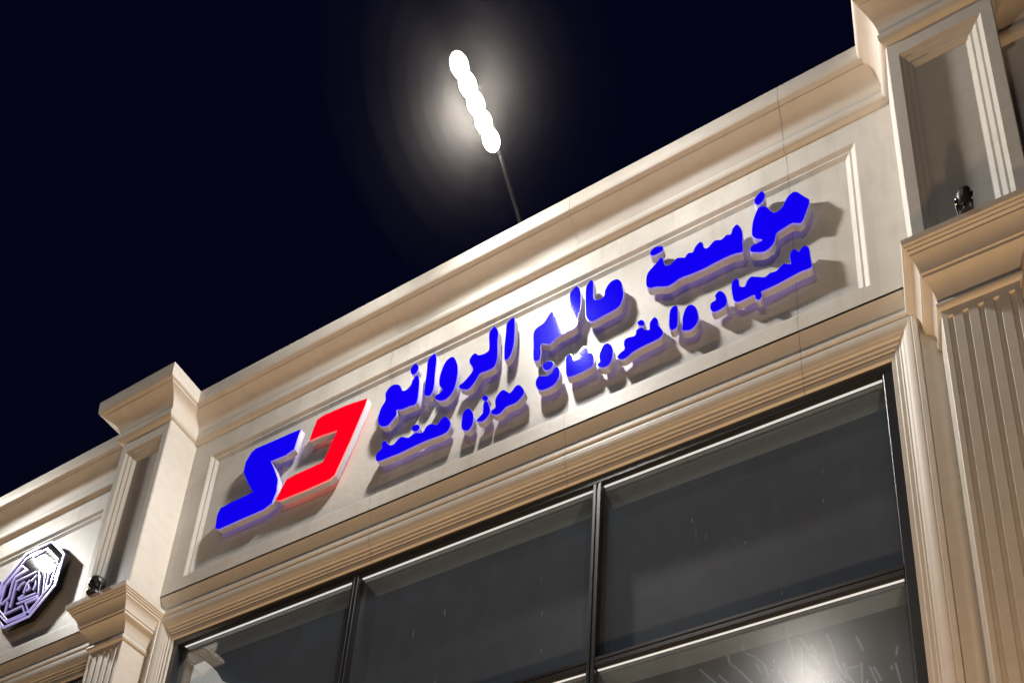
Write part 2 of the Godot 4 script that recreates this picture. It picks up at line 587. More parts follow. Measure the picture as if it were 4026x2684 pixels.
func window(root: Node3D, shift: float, xl: float, xr: float) -> void:
	var w := part("window", root)
	var zf := -0.075
	var zb := -0.135
	var top := 5.3895
	var tr := 4.290
	var fw := 0.040
	var mull := [-2.816 + shift, -1.341 + shift]
	var st := begin()
	box(st, Vector3(xl - 0.01, top - 0.046, zb), Vector3(xr + 0.01, top + 0.02, zf), 0.003)
	box(st, Vector3(xl - 0.01, 0, zb), Vector3(xl + fw, top - 0.046, zf), 0.003)
	box(st, Vector3(xr - fw, 0, zb), Vector3(xr + 0.01, top - 0.046, zf), 0.003)
	obj("frame", st, "black_metal", w)
	for x in mull:
		st = begin()
		for d in [-0.0125, 0.0125]:
			box(st, Vector3(x + d - 0.0085, 0, zb), Vector3(x + d + 0.0085, top - 0.046, zf), 0.002)
		box(st, Vector3(x - 0.006, 0, zb), Vector3(x + 0.006, top - 0.046, zf - 0.006))
		obj("mullion", st, "black_metal", w)
	var xs := [xl + fw, mull[0] - 0.021, mull[0] + 0.021, mull[1] - 0.021, mull[1] + 0.021, xr - fw]
	for k in 3:
		st = begin()
		box(st, Vector3(xs[k * 2], tr - 0.020, zb), Vector3(xs[k * 2 + 1], tr, zf), 0.003)
		box(st, Vector3(xs[k * 2], tr - 0.050, zb), Vector3(xs[k * 2 + 1], tr - 0.024, zf), 0.003)
		obj("transom", st, "black_metal", w)
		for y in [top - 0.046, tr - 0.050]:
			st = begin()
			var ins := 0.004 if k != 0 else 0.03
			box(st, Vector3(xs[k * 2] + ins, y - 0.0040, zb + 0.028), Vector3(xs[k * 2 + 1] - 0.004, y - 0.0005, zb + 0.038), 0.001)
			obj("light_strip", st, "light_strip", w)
		for r in [[tr, top - 0.046], [0.1, tr - 0.050]]:
			st = begin()
			box(st, Vector3(xs[k * 2], r[0], -0.113), Vector3(xs[k * 2 + 1], r[1], -0.109))
			obj("pane", st, "smeared_glass" if k == 2 and r[0] < 1.0 else "window_glass", w)
			# soffit board and side fin behind the pane
			st = begin()
			box(st, Vector3(xs[k * 2], r[1] + 0.001, -0.222), Vector3(xs[k * 2 + 1], r[1] + 0.012, zb - 0.002))
			obj("soffit_board", st, "grey_soffit", w)
	for x in [mull[0], mull[1]]:
		st = begin()
		box(st, Vector3(x - 0.018, 0, -0.222), Vector3(x + 0.020, top - 0.046, zb - 0.002))
		obj("inner_fin", st, "fin_metal", w)
	st = begin()
	box(st, Vector3(xl - 0.05, 0, -0.26), Vector3(xr + 0.05, top, -0.225))
	obj("dark_board", st, "dark_board", w)
	if shift == 0.0:
		for k in 7:
			st = begin()
			var x: float = -4.205 + k * 0.026
			box(st, Vector3(x, 5.330, -0.222), Vector3(x + (0.013 if k % 3 != 1 else 0.019), 5.343, -0.140), 0.002)
			obj("vent_slat", st, "grey_soffit", w)
		st = begin()
		var sheet := PackedVector2Array([Vector2(-4.131, 5.258), Vector2(-4.043, 5.264), Vector2(-4.003, 5.226), Vector2(-3.960, 5.185), Vector2(-3.946, 5.170), Vector2(-3.940, 5.158), Vector2(-3.925, 5.151), Vector2(-3.907, 5.126), Vector2(-3.880, 5.090), Vector2(-3.856, 5.056), Vector2(-3.815, 5.027), Vector2(-3.60, 4.93), Vector2(-3.45, 4.60), Vector2(-4.16, 4.60), Vector2(-4.150, 4.95), Vector2(-4.137, 5.128)])
		flat_face(st, sheet, -0.168)
		flat_face(st, sheet, -0.172, Vector3(0, 0, -1))
		wall_of(st, sheet, -0.172, -0.168)
		obj("lit_gap", st, "lit_interior", w).set_meta("label", "torn gap in the dark covering with lit interior behind")
		for d in [[xs[4], xs[5], 4.290, top - 0.046, 1], [xs[4], xs[5], 3.2, tr - 0.050, 2], [xs[2], xs[3], tr, top - 0.046, 3], [xs[0], xs[1], tr, top - 0.046, 4]]:
			dust(w, d[0] + 0.002, d[1] - 0.002, d[2] + 0.002, d[3] - 0.002, d[4])

func dab(img: Image, x: float, y: float, r: float, a: float) -> void:
	var w := img.get_width()
	var h := img.get_height()
	for j in range(int(maxf(0, y - r - 1)), int(minf(h - 1, y + r + 1)) + 1):
		for i in range(int(maxf(0, x - r - 1)), int(minf(w - 1, x + r + 1)) + 1):
			var d := Vector2(i - x, j - y).length()
			var k := a * clampf(1.0 - (d / r) * (d / r), 0.0, 1.0)
			var c := img.get_pixel(i, j)
			if k > c.a:
				img.set_pixel(i, j, Color(c.r, c.g, c.b, k))

# dried streaks and a thin film of dust on a pane
func dust(w: Node3D, x0: float, x1: float, y0: float, y1: float, kind: int) -> void:
	var rng := RandomNumberGenerator.new()
	rng.seed = 100 + kind
	var n := FastNoiseLite.new()
	n.seed = kind * 7
	n.frequency = 0.012
	n.fractal_octaves = 4
	var W := 640
	var H := int(640.0 * (y1 - y0) / (x1 - x0))
	var img := Image.create(W, H, false, Image.FORMAT_RGBA8)
	for j in H:
		for i in W:
			var v := 0.5 + 0.5 * n.get_noise_2d(i, j * 0.45)
			var low := float(j) / H
			var k := 0.04 + 0.05 * v + (0.02 * low if kind != 2 else 0.20 * v * v)
			img.set_pixel(i, j, Color(0.66, 0.82, 1.0, k))
	for k in (70 if kind == 1 else 30 if kind == 2 else 22):
		var x := rng.randf() * W
		var y := (0.30 + 0.7 * rng.randf()) * H
		var l := rng.randf_range(4, 20)
		var al := rng.randf_range(0.12, 0.4)
		if rng.randf() < 0.1:
			al = 0.8
		var sl := rng.randf_range(-0.15, 0.1)
		for s in int(l * 2):
			dab(img, x + sl * s * 0.5, y + s * 0.5, rng.randf_range(0.9, 1.5), al)
	for k in (5 if kind != 2 else 2):
		var x := rng.randf_range(0.1, 0.9) * W
		var y := rng.randf_range(0.2, 0.5) * H
		for s in int(H * 0.9):
			dab(img, x + sin(s * 0.006) * 8.0, y + s * 0.5, 1.1, 0.17)
	if kind == 2:
		for line in streaks():
			for i in range(0, line.size() - 2, 2):
				var a := Vector2((line[i] - x0) / (x1 - x0) * W, (y1 - line[i + 1]) / (y1 - y0) * H)
				var b := Vector2((line[i + 2] - x0) / (x1 - x0) * W, (y1 - line[i + 3]) / (y1 - y0) * H)
				var m := int(a.distance_to(b) * 2.0) + 1
				for s in m:
					dab(img, lerpf(a.x, b.x, float(s) / m), lerpf(a.y, b.y, float(s) / m), 2.6, 0.70 + 0.2 * sin(i * 1.7))
		for k in 3:
			for s in 900:
				var t := 2.4 + s * 0.0016 * 1.2 + k * 0.1
				dab(img, (0.52 + 0.34 * cos(t)) * W, (0.50 - (0.26 + 0.02 * k) * sin(t)) * H, 8.0, 0.22)
	var m := plain("dust_film_%d" % kind, Color(1, 1, 1, 1), 0.9)
	m.albedo_texture = ImageTexture.create_from_image(img)
	m.transparency = BaseMaterial3D.TRANSPARENCY_ALPHA
	m.metallic_specular = 0.0
	var st := begin()
	var v := [Vector3(x0, y0, -0.1140), Vector3(x0, y1, -0.1140), Vector3(x1, y1, -0.1140), Vector3(x1, y0, -0.1140)]
	var uv := [Vector2(0, 1), Vector2(0, 0), Vector2(1, 0), Vector2(1, 1)]
	for k in [0, 1, 2, 0, 2, 3]:
		st.set_normal(Vector3(0, 0, 1))
		st.set_uv(uv[k])
		st.add_vertex(v[k])
	obj("dust_film", st, m.resource_name, w)

# ---------------------------------------------------------------- lamps
func floodlight(at: Vector3, label: String, spots: Array) -> void:
	var f := thing("floodlight", label, "floodlight", at, "floodlights on the parapet")
	# z runs out from the wall; the row of lenses faces down
	var st := begin()
	box(st, Vector3(-0.030, 0.012, -0.160), Vector3(0.030, 0.050, 0.160), 0.008)
	for k in 7:
		box(st, Vector3(-0.024 + k * 0.008 - 0.0015, 0.050, -0.15), Vector3(-0.024 + k * 0.008 + 0.0015, 0.068, 0.15))
	obj("housing", st, "lamp_housing", f)
	st = begin()
	tube(st, Vector3(0.0, 0.055, -0.12), Vector3(0.0, 0.045, -0.22), 0.012, 0.012)
	tube(st, Vector3(0.0, 0.045, -0.22), Vector3(0.0, -0.06, -0.40), 0.012, 0.012)
	tube(st, Vector3(0.0, -0.06, -0.40), Vector3(0.0, -0.205, -0.56), 0.012, 0.012)
	box(st, Vector3(-0.06, -0.212, -0.63), Vector3(0.06, -0.204, -0.50), 0.002)
	obj("bracket_arm", st, "lamp_housing", f)
	for k in 5:
		st = begin()
		var c := Vector3(0, 0.010, -0.140 + 0.070 * k)
		var prof := PackedVector2Array()
		for j in 9:
			var t := PI * 0.5 * j / 8.0
			prof.append(Vector2(sin(t) * 0.045, cos(t) * 0.0455))
		lathe(st, c, Vector3.DOWN, prof, 20)
		obj("led_lens", st, "led_lens", f)
	for s in spots:
		if s[0] == Vector3.ZERO:
			var o := OmniLight3D.new()
			o.name = numbered("led_glow", f)
			o.light_color = Color(1.0, 0.985, 0.96)
			o.light_energy = s[1]
			o.light_size = 0.055
			o.omni_range = 30.0
			o.omni_attenuation = 2.0
			o.shadow_enabled = true
			o.position = Vector3(0, -0.015, 0.070 * s[2])
			f.add_child(o, true)
		else:
			var l := SpotLight3D.new()
			l.name = numbered("led_beam", f)
			l.light_color = Color(1.0, 0.985, 0.96)
			l.light_energy = s[1]
			l.light_size = 0.055
			l.spot_range = 30.0
			l.spot_attenuation = 2.0
			l.spot_angle = s[3]
			l.spot_angle_attenuation = 1.0
			l.shadow_enabled = true
			f.add_child(l, true)
			l.position = Vector3(0, -0.015, 0.070 * s[2])
			l.basis = Basis.looking_at((s[0] as Vector3).normalized(), Vector3(0, 0, 1))

func capital_spot(at: Vector3, aim: Vector3, knobs: String, label: String, k: float, rise: float) -> void:
	var f := thing("spotlight", label, "spotlight", at, "small spotlights on the capitals")
	var c := Vector3(0, rise, 0)
	var st := begin()
	var prof := PackedVector2Array()
	for p in [[-0.040, 0.0], [-0.0385, 0.010], [-0.034, 0.019], [-0.026, 0.027], [-0.015, 0.0325], [-0.002, 0.0355], [0.012, 0.036], [0.024, 0.035], [0.030, 0.0355], [0.033, 0.034], [0.033, 0.030], [0.026, 0.028]]:
		prof.append(Vector2(p[0], p[1]) * k)
	lathe(st, c, aim, prof, 28)
	obj("lamp_head", st, "spot_body", f)
	st = begin()
	lathe(st, c, aim, PackedVector2Array([Vector2(0.026, 0.0285) * k, Vector2(0.029, 0.015) * k, Vector2(0.030, 0.0) * k]), 24)
	obj("lens", st, "black_gloss", f)
	st = begin()
	var side := aim.cross(Vector3(0, 0, 1)).normalized()
	side = (side - Vector3.UP * side.y).normalized()
	for s in [-1.0, 1.0]:
		var a: Vector3 = c + side * 0.039 * s * k
		tube(st, a, Vector3(0, 0.006, 0) + side * 0.032 * s * k, 0.0045 * k, 0.0045 * k, 8)
	tube(st, Vector3(0, 0.010, 0) * k, c - Vector3(0, 0.02, 0) * k, 0.007 * k, 0.007 * k, 10)
	tube(st, Vector3(0, 0.0, 0), Vector3(0, 0.010, 0) * k, 0.036 * k, 0.034 * k, 20)
	obj("bracket", st, "spot_body", f)
	for s in [-1.0, 1.0]:
		st = begin()
		lathe(st, c + side * 0.034 * s * k, side * s, PackedVector2Array([Vector2(0.0, 0.023) * k, Vector2(0.009, 0.021) * k, Vector2(0.013, 0.012) * k, Vector2(0.013, 0.0) * k]), 16)
		obj("pivot_knob", st, "chrome" if knobs else "spot_body", f)

func street_lamp(at: Vector3, reach: Vector3, beam: float, glow: float, label: String) -> void:
	var f := thing("street_lamp", label, "street lamp", at, "street lamps over the plaza")
	var h := reach.y
	var st := begin()
	tube(st, Vector3.ZERO, Vector3(0, h - 0.2, 0), 0.09, 0.05, 18)
	tube(st, Vector3(0, 0.0, 0), Vector3(0, 0.5, 0), 0.13, 0.12, 18)
	box(st, Vector3(-0.2, 0, -0.2), Vector3(0.2, 0.03, 0.2), 0.005)
	obj("pole", st, "pole_paint", f)
	var tip := Vector3(reach.x, h, reach.z)
	st = begin()
	tube(st, Vector3(0, h - 0.3, 0), tip * 0.5 + Vector3(0, (h + 0.05) * 0.5, 0), 0.04, 0.035, 14)
	tube(st, tip * 0.5 + Vector3(0, (h + 0.05) * 0.5, 0), tip + Vector3(0, 0.10, 0), 0.035, 0.03, 14)
	obj("arm", st, "pole_paint", f)
	st = begin()
	box(st, tip + Vector3(-0.16, 0.05, -0.30), tip + Vector3(0.16, 0.16, 0.30), 0.03)
	obj("lamp_head", st, "pole_paint", f)
	st = begin()
	var prof := PackedVector2Array()
	for j in 9:
		var t := PI * 0.5 * j / 8.0
		prof.append(Vector2(sin(t) * 0.10, cos(t) * 0.14))
	lathe(st, tip + Vector3(0, 0.055, 0), Vector3.DOWN, prof, 22)
	obj("street_lens", st, "street_lens", f)
	var l := SpotLight3D.new()
	l.name = "street_beam"
	l.light_color = Color(1.0, 0.80, 0.56)
	l.light_energy = beam
	l.light_size = 0.1
	l.spot_range = 40.0
	l.spot_attenuation = 2.0
	l.spot_angle = 15.0
	l.spot_angle_attenuation = 0.7
	l.shadow_enabled = true
	f.add_child(l, true)
	l.position = tip + Vector3(0, 0.0, 0)
	l.basis = Basis.looking_at(Vector3(0, -8.0, -3.8).normalized(), Vector3(0, 0, 1))
	if glow > 0.0:
		var o := OmniLight3D.new()
		o.name = "street_glow"
		o.light_color = Color(1.0, 0.97, 0.94)
		o.light_energy = glow
		o.light_size = 0.20
		o.omni_range = 40.0
		o.omni_attenuation = 2.0
		o.shadow_enabled = true
		f.add_child(o, true)
		o.position = tip + Vector3(0, 0.0, 0)

# a lamp sunk in the pavement that washes the front from below
func uplight(at: Vector3, power: float, label: String) -> void:
	var f := thing("ground_uplight", label, "uplight", at, "uplights in the pavement")
	var st := begin()
	lathe(st, Vector3.ZERO, Vector3.UP, PackedVector2Array([Vector2(0.0, 0.15), Vector2(0.012, 0.148), Vector2(0.015, 0.135), Vector2(0.010, 0.115)]), 28)
	obj("rim", st, "chrome", f)
	st = begin()
	lathe(st, Vector3.ZERO, Vector3.UP, PackedVector2Array([Vector2(0.008, 0.116), Vector2(0.012, 0.06), Vector2(0.013, 0.0)]), 28)
	obj("lamp_glass", st, "uplight_lens", f)
	var l := SpotLight3D.new()
	l.name = "uplight_beam"
	l.light_color = Color(1.0, 0.82, 0.62)
	l.light_energy = power
	l.light_size = 0.10
	l.spot_range = 30.0
	l.spot_attenuation = 2.0
	l.spot_angle = 62.0
	l.spot_angle_attenuation = 0.8
	l.shadow_enabled = true
	f.add_child(l, true)
	l.position = Vector3(0, 0.12, 0)
	l.basis = Basis.looking_at(Vector3(0, 1.0, -0.10).normalized(), Vector3(0, 0, 1))

# ---------------------------------------------------------------- lettering
const FACE_Z := 0.026
const BACK_Z := -0.005
func glyph(root: Node3D, flat: Array, face: String, called: String, steps := 3) -> void:
	var trace := rounded(flat, steps)
	var p := trace
	var grown := Geometry2D.offset_polygon(trace, 0.0022)
	if grown.size() == 1:
		p = grown[0]
	var st := begin()
	wall_of(st, p, BACK_Z, FACE_Z - 0.008)
	var o := obj(called, st, "letter_return", root)
	st = begin()
	var q := p
	var ins := [trace]
	q = trace
	flat_face(st, q, FACE_Z)
	obj("lit_face", st, face, o)
	st = begin()  # rim added round the face, glowing to draw its bloom
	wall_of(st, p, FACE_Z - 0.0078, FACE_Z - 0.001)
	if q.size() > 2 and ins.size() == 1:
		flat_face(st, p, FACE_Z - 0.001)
	obj("bloom_edge", st, "rose_bloom" if face == "red_face" else "violet_bloom", o)

func streaks() -> Array:
	return [
		[-0.463, 4.190, -0.456, 4.109, -0.444, 4.075, -0.443, 4.016],
		[-0.302, 4.096, -0.280, 4.023, -0.273, 3.954, -0.257, 3.902, -0.237, 3.859],
		[-0.298, 3.853, -0.261, 3.894],
		[-0.242, 3.906, -0.190, 3.903],
		[-0.247, 3.936, -0.236, 3.877, -0.203, 3.811],
		[-0.651, 4.162, -0.644, 4.129],
		[-0.640, 4.118, -0.595, 4.082, -0.560, 4.026, -0.546, 3.973, -0.520, 3.917],
		[-0.715, 4.133, -0.708, 4.090, -0.663, 4.031, -0.608, 3.945],
		[-0.755, 4.041, -0.706, 3.971],
		[-0.594, 4.048, -0.576, 3.993],
		[-0.503, 3.993, -0.473, 3.902],
		[-0.393, 3.971, -0.355, 3.920, -0.317, 3.852],
		[-0.367, 4.068, -0.350, 4.018],
		[-0.365, 4.019, -0.337, 3.962],
		[-0.412, 4.118, -0.376, 4.042],
		[-0.406, 4.067, -0.413, 3.930],
		[-0.188, 4.043, -0.167, 3.970],
		[-0.040, 3.945, -0.047, 3.906],
		[-0.053, 3.871, -0.040, 3.772],
		[-0.178, 3.913, -0.181, 3.813],
		[-0.147, 3.884, -0.124, 3.790],
		[-0.132, 3.879, -0.109, 3.808],
		[-0.840, 4.099, -0.760, 3.994],
		[-0.268, 3.873, -0.239, 3.827],
		[-0.523, 4.048, -0.518, 4.027],
		[-0.068, 3.863, -0.068, 3.844],
		[-0.162, 3.825, -0.163, 3.803],
		[-0.527, 4.168, -0.502, 4.165],
		[-0.529, 3.999, -0.525, 3.990]]

func emblem_lines() -> Array:
	return [
		[-5.779, 6.577, -5.644, 6.586, -5.474, 6.428, -5.512, 6.407],
		[-5.812, 6.477, -5.924, 6.456, -5.943, 6.416, -5.931, 6.271, -6.001, 6.233],
		[-5.643, 6.392, -5.617, 6.312, -5.566, 6.126, -5.703, 6.132, -5.622, 6.018, -5.523, 6.133, -5.564, 6.360],
		[-5.878, 6.161, -5.895, 6.403, -5.674, 6.401],
		[-5.807, 6.165, -5.572, 6.149, -5.620, 6.348],
		[-5.929, 6.229, -5.920, 6.115, -5.727, 6.119, -5.661, 6.014, -5.862, 6.020, -6.014, 6.157],
		[-6.059, 6.308, -6.041, 6.407, -5.879, 6.534, -5.793, 6.464, -5.924, 6.448],
		[-5.457, 6.364, -5.518, 6.307, -5.510, 6.190, -5.460, 6.199],
		[-5.853, 6.305, -5.832, 6.344, -5.788, 6.356],
		[-5.764, 6.245, -5.756, 6.326, -5.730, 6.347],
		[-5.737, 6.254, -5.706, 6.266, -5.740, 6.320],
		[-5.798, 6.197, -5.609, 6.185],
		[-5.659, 6.230, -5.645, 6.265, -5.650, 6.307],
		[-5.811, 6.214, -5.754, 6.226],
		[-5.710, 6.331, -5.660, 6.364]]

func _ready() -> void:
	# camera: a picture cut from the upper left of a wider view, so the lens is shifted
	var cam := Camera3D.new()
	cam.name = "camera"
	cam.projection = Camera3D.PROJECTION_FRUSTUM
	cam.keep_aspect = Camera3D.KEEP_HEIGHT
	cam.near = 0.05
	cam.far = 300.0
	cam.size = 0.05 * 2684.0 / 3026.1
	cam.frustum_offset = Vector2(0.05 * (2013.0 - 2682.27) / 3026.1, 0.05 * (4141.56 - 1342.0) / 3026.1)
	cam.position = Vector3(0, 1.6, 2.4)
	cam.rotation = Vector3(0.293154, 0.351958, -0.002862)
	cam.current = true
	add_child(cam)
	# night sky
	var env := Environment.new()
	env.background_mode = Environment.BG_SKY
	var sky := Sky.new()
	var sm := ProceduralSkyMaterial.new()
	sm.sky_top_color = lin(0.0010, 0.0013, 0.0080)
	sm.sky_horizon_color = lin(0.0030, 0.0028, 0.0080)
	sm.sky_curve = 0.2
	sm.ground_bottom_color = lin(0.004, 0.003, 0.003)
	sm.ground_horizon_color = lin(0.004, 0.003, 0.004)
	sky.sky_material = sm
	env.sky = sky
	env.tonemap_mode = Environment.TONE_MAPPER_LINEAR
	env.tonemap_exposure = 1.0
	env.volumetric_fog_enabled = true
	env.volumetric_fog_density = 0.0
	env.sdfgi_enabled = true
	env.ssao_enabled = true
	env.ssil_enabled = true
	var we := WorldEnvironment.new()
	we.name = "environment"
	we.environment = env
	add_child(we)
	make_materials()
	# lamps that light the place
	var beams := [[Vector3.ZERO, 0.25, 0.0, 0.0], [Vector3(-0.95, -0.30, 0.0), 7.6, 0.6, 35.0], [Vector3(-0.707, -0.707, 0.0), 5.4, -0.6, 35.0], [Vector3(-0.42, -0.906, -0.2), 1.9, -1.0, 50.0],
		[Vector3(-0.42, -0.906, 0.0), 3.4, 0.0, 35.0], [Vector3(0.42, -0.906, 0.0), 5.2, 0.0, 35.0], [Vector3(0.42, -0.906, -0.2), 1.5, 1.0, 50.0], [Vector3(0.866, -0.5, 0.0), 6.6, 0.8, 35.0],
		[Vector3(0.866, -0.5, -0.2), 1.8, 0.8, 35.0], [Vector3(0.94, -0.30, 0.0), 2.5, 0.8, 35.0], [Vector3(-0.5, -0.3, 0.8), 3.5, -1.0, 55.0], [Vector3(0.5, -0.3, 0.8), 3.5, 1.0, 55.0],
		[Vector3(-0.75, 0.62, 0.25), 6.0, -1.0, 60.0], [Vector3(0.75, 0.62, 0.25), 5.0, 1.0, 60.0]]  # closing outward and upward beams are added to brighten the lamp glare
	floodlight(Vector3(-1.817, 7.460, 0.516), "lit floodlight of five round lenses on an arm above the carpet shop's cornice", beams)
	var weaker := []
	for q in beams:
		weaker.append([q[0], q[1] * 0.62, q[2], q[3]])
	floodlight(Vector3(-1.817 - PITCH, 7.460, 0.516), "lit floodlight on an arm above the neighbouring shop with the octagonal sign", weaker)
	street_lamp(Vector3(-1.08, 0, 7.4), Vector3(0, 8.0, -2.9), 90.0, 3.2, "tall street lamp whose head hangs over the pavement before the carpet shop")
	for u in [[-9.49, 3.6, "warm round uplight set in the pavement beyond the shop with the octagonal sign"], [-4.54, 4.0, "warm round uplight set in the pavement below the left fluted pier"], [-2.07, 6.0, "warm round uplight set in the pavement under the middle of the shop window"], [0.40, 12.5, "warm round uplight set in the pavement below the right fluted pier"]]:
		uplight(Vector3(u[0], 0.12, 1.25), u[1], u[2])

	var glare := thing("glare_mist", "added mist for the lens haze glowing around the lit floodlight", "glare", Vector3(-1.817, 7.450, 0.516))
	glare.set_meta("kind", "stuff")  # mist spheres added round the lamp to stand for lens glare
	for d in [[0.24, 0.020], [0.32, 0.018], [0.42, 0.013], [0.54, 0.0085], [0.68, 0.0052], [0.86, 0.0030], [1.1, 0.0016], [1.5, 0.0007]]:
		var mist := FogVolume.new()
		mist.name = numbered("glare_layer", glare)
		mist.shape = RenderingServer.FOG_VOLUME_SHAPE_ELLIPSOID
		mist.size = Vector3(d[0], d[0], d[0])
		var fm := FogMaterial.new()
		fm.resource_name = "glare_mist"
		fm.albedo = Color(1.0, 0.97, 0.94)
		fm.density = d[1]
		mist.material = fm
		glare.add_child(mist, true)

	# the ground
	var st := begin()
	box(st, Vector3(-60, -0.2, -60), Vector3(60, 0, 60))
	obj("ground", st, "paving").set_meta("kind", "structure")
	st = begin()
	box(st, Vector3(-30, 0.004, 0.03), Vector3(30, 0.12, 1.6), 0.01)
	obj("pavement", st, "pavement_slab").set_meta("kind", "structure")

	# the row of shops
	var shop := thing("shop_building", "cream classical shop front with fluted piers and the blue and red sign", "building")
	bay(shop, 0.0, -4.149, 0.007, [[-3.84, -2.66, -1.47, -0.325], [-2.71, -1.502, -0.317]], true)
	pier(shop, PIER_IN)
	pier(shop, PIER_IN - PITCH)
	var next := thing("shop_building", "cream shop front at the left edge that carries the octagonal sign", "building")
	bay(next, -PITCH, -4.149, -0.216, [[-2.4, -1.0], [-2.0]], true)
	pier(next, PIER_IN - 2.0 * PITCH)
	var far_shop := thing("shop_building", "slice of cream shop wall right of the right hand fluted pier", "building")
	bay(far_shop, PITCH, -4.10, 0.007, [[-2.4], [-2.4]], true)
	pier(far_shop, PIER_IN + PITCH)
	st = begin()
	box(st, Vector3(-10, 0.0, -9.0), Vector3(6.2, 7.15, -0.41))
	obj("rear_wall", st, "backing_wall", shop)

	# lettering over the carpet shop
	var logo := thing("sign_logo", "lit blue and red two piece logo left of the blue lettering", "sign")
	glyph(logo, [-3.328, 6.585, -3.339, 6.536, -3.353, 6.433, -3.413, 6.414, -3.536, 6.422, -3.490, 6.334, -3.442, 6.227, -3.433, 6.129, -3.453, 6.045, -3.514, 6.021, -3.715, 6.023, -3.874, 6.022, -3.906, 6.044, -3.916, 6.158, -3.899, 6.204, -3.820, 6.211, -3.636, 6.214, -3.711, 6.342, -3.761, 6.441, -3.760, 6.523, -3.726, 6.589, -3.692, 6.606, -3.542, 6.597, -3.406, 6.592], "blue_face", "curved_bar", 1)
	glyph(logo, [-2.825, 6.578, -2.833, 6.522, -2.901, 6.286, -2.981, 6.048, -3.016, 6.029, -3.193, 6.028, -3.391, 6.036, -3.422, 6.056, -3.398, 6.123, -3.366, 6.191, -3.302, 6.199, -3.090, 6.201, -3.020, 6.419, -3.157, 6.441, -3.234, 6.442, -3.227, 6.503, -3.204, 6.599, -3.157, 6.613, -2.989, 6.605], "red_face", "angled_bar", 1)
	var upper := thing("sign_lettering", "upper line of large lit blue Arabic letters on the fascia", "sign", Vector3.ZERO, "lit blue lettering of the carpet shop")
	glyph(upper, [-0.282, 6.592, -0.244, 6.526, -0.222, 6.480, -0.241, 6.411, -0.267, 6.353, -0.308, 6.379, -0.347, 6.372, -0.384, 6.360, -0.394, 6.317, -0.410, 6.286, -0.442, 6.271, -0.473, 6.283, -0.509, 6.311, -0.514, 6.334, -0.503, 6.352, -0.477, 6.351, -0.452, 6.359, -0.482, 6.388, -0.500, 6.424, -0.500, 6.472, -0.491, 6.533, -0.469, 6.596, -0.450, 6.603, -0.428, 6.586, -0.413, 6.553, -0.395, 6.518, -0.373, 6.510, -0.351, 6.525, -0.333, 6.561, -0.313, 6.590], "blue_face", "letter", 3)
	glyph(upper, [-0.443, 6.716, -0.430, 6.672, -0.444, 6.637, -0.467, 6.628, -0.481, 6.654, -0.480, 6.683, -0.464, 6.706], "blue_face", "letter_dot", 3)
	glyph(upper, [-0.575, 6.556, -0.557, 6.518, -0.549, 6.469, -0.551, 6.408, -0.552, 6.343, -0.585, 6.350, -0.617, 6.355, -0.683, 6.354, -0.746, 6.348, -0.810, 6.351, -0.871, 6.358, -0.898, 6.348, -0.939, 6.343, -0.995, 6.376, -1.027, 6.387, -1.048, 6.411, -1.053, 6.453, -1.047, 6.503, -1.024, 6.533, -0.993, 6.561, -0.974, 6.580, -0.962, 6.561, -0.954, 6.513, -0.933, 6.493, -0.908, 6.500, -0.884, 6.518, -0.846, 6.495, -0.829, 6.515, -0.802, 6.507, -0.791, 6.534, -0.767, 6.557, -0.752, 6.539, -0.744, 6.497, -0.721, 6.488, -0.690, 6.516, -0.654, 6.498, -0.630, 6.516, -0.607, 6.505, -0.596, 6.541], "blue_face", "letter", 3)
	glyph(upper, [-0.967, 6.663, -0.963, 6.634, -0.983, 6.625, -1.015, 6.625, -1.032, 6.642, -1.030, 6.667, -1.008, 6.682, -0.985, 6.675], "blue_face", "letter_dot", 3)
	glyph(upper, [-1.370, 6.668, -1.357, 6.641, -1.354, 6.575, -1.349, 6.507, -1.323, 6.485, -1.290, 6.489, -1.283, 6.535, -1.262, 6.572, -1.237, 6.582, -1.211, 6.569, -1.192, 6.531, -1.186, 6.488, -1.179, 6.444, -1.185, 6.398, -1.202, 6.360, -1.238, 6.349, -1.293, 6.344, -1.351, 6.340, -1.378, 6.366, -1.392, 6.415, -1.397, 6.532, -1.397, 6.629], "blue_face", "letter", 3)
	glyph(upper, [-1.454, 6.675, -1.435, 6.635, -1.426, 6.561, -1.428, 6.477, -1.440, 6.429, -1.442, 6.377, -1.456, 6.355, -1.498, 6.353, -1.551, 6.348, -1.581, 6.326, -1.603, 6.320, -1.652, 6.350, -1.650, 6.289, -1.654, 6.242, -1.672, 6.233, -1.691, 6.254, -1.698, 6.366, -1.703, 6.459, -1.687, 6.490, -1.645, 6.504, -1.623, 6.537, -1.605, 6.561, -1.587, 6.559, -1.568, 6.526, -1.554, 6.484, -1.519, 6.477, -1.493, 6.492, -1.490, 6.561, -1.495, 6.635, -1.477, 6.662], "blue_face", "letter", 3)
	glyph(upper, [-1.841, 6.669, -1.830, 6.603, -1.825, 6.497, -1.827, 6.428, -1.841, 6.371, -1.864, 6.350, -1.877, 6.374, -1.883, 6.471, -1.882, 6.582, -1.881, 6.644], "blue_face", "letter", 3)
	glyph(upper, [-1.960, 6.668, -1.935, 6.609, -1.934, 6.536, -1.925, 6.414, -1.936, 6.345, -1.980, 6.335, -2.026, 6.340, -2.044, 6.314, -2.070, 6.274, -2.101, 6.257, -2.146, 6.287, -2.161, 6.316, -2.133, 6.330, -2.098, 6.361, -2.079, 6.391, -2.085, 6.425, -2.107, 6.468, -2.103, 6.507, -2.079, 6.524, -2.047, 6.490, -1.988, 6.487, -1.986, 6.542, -1.994, 6.629, -1.980, 6.659], "blue_face", "letter", 3)
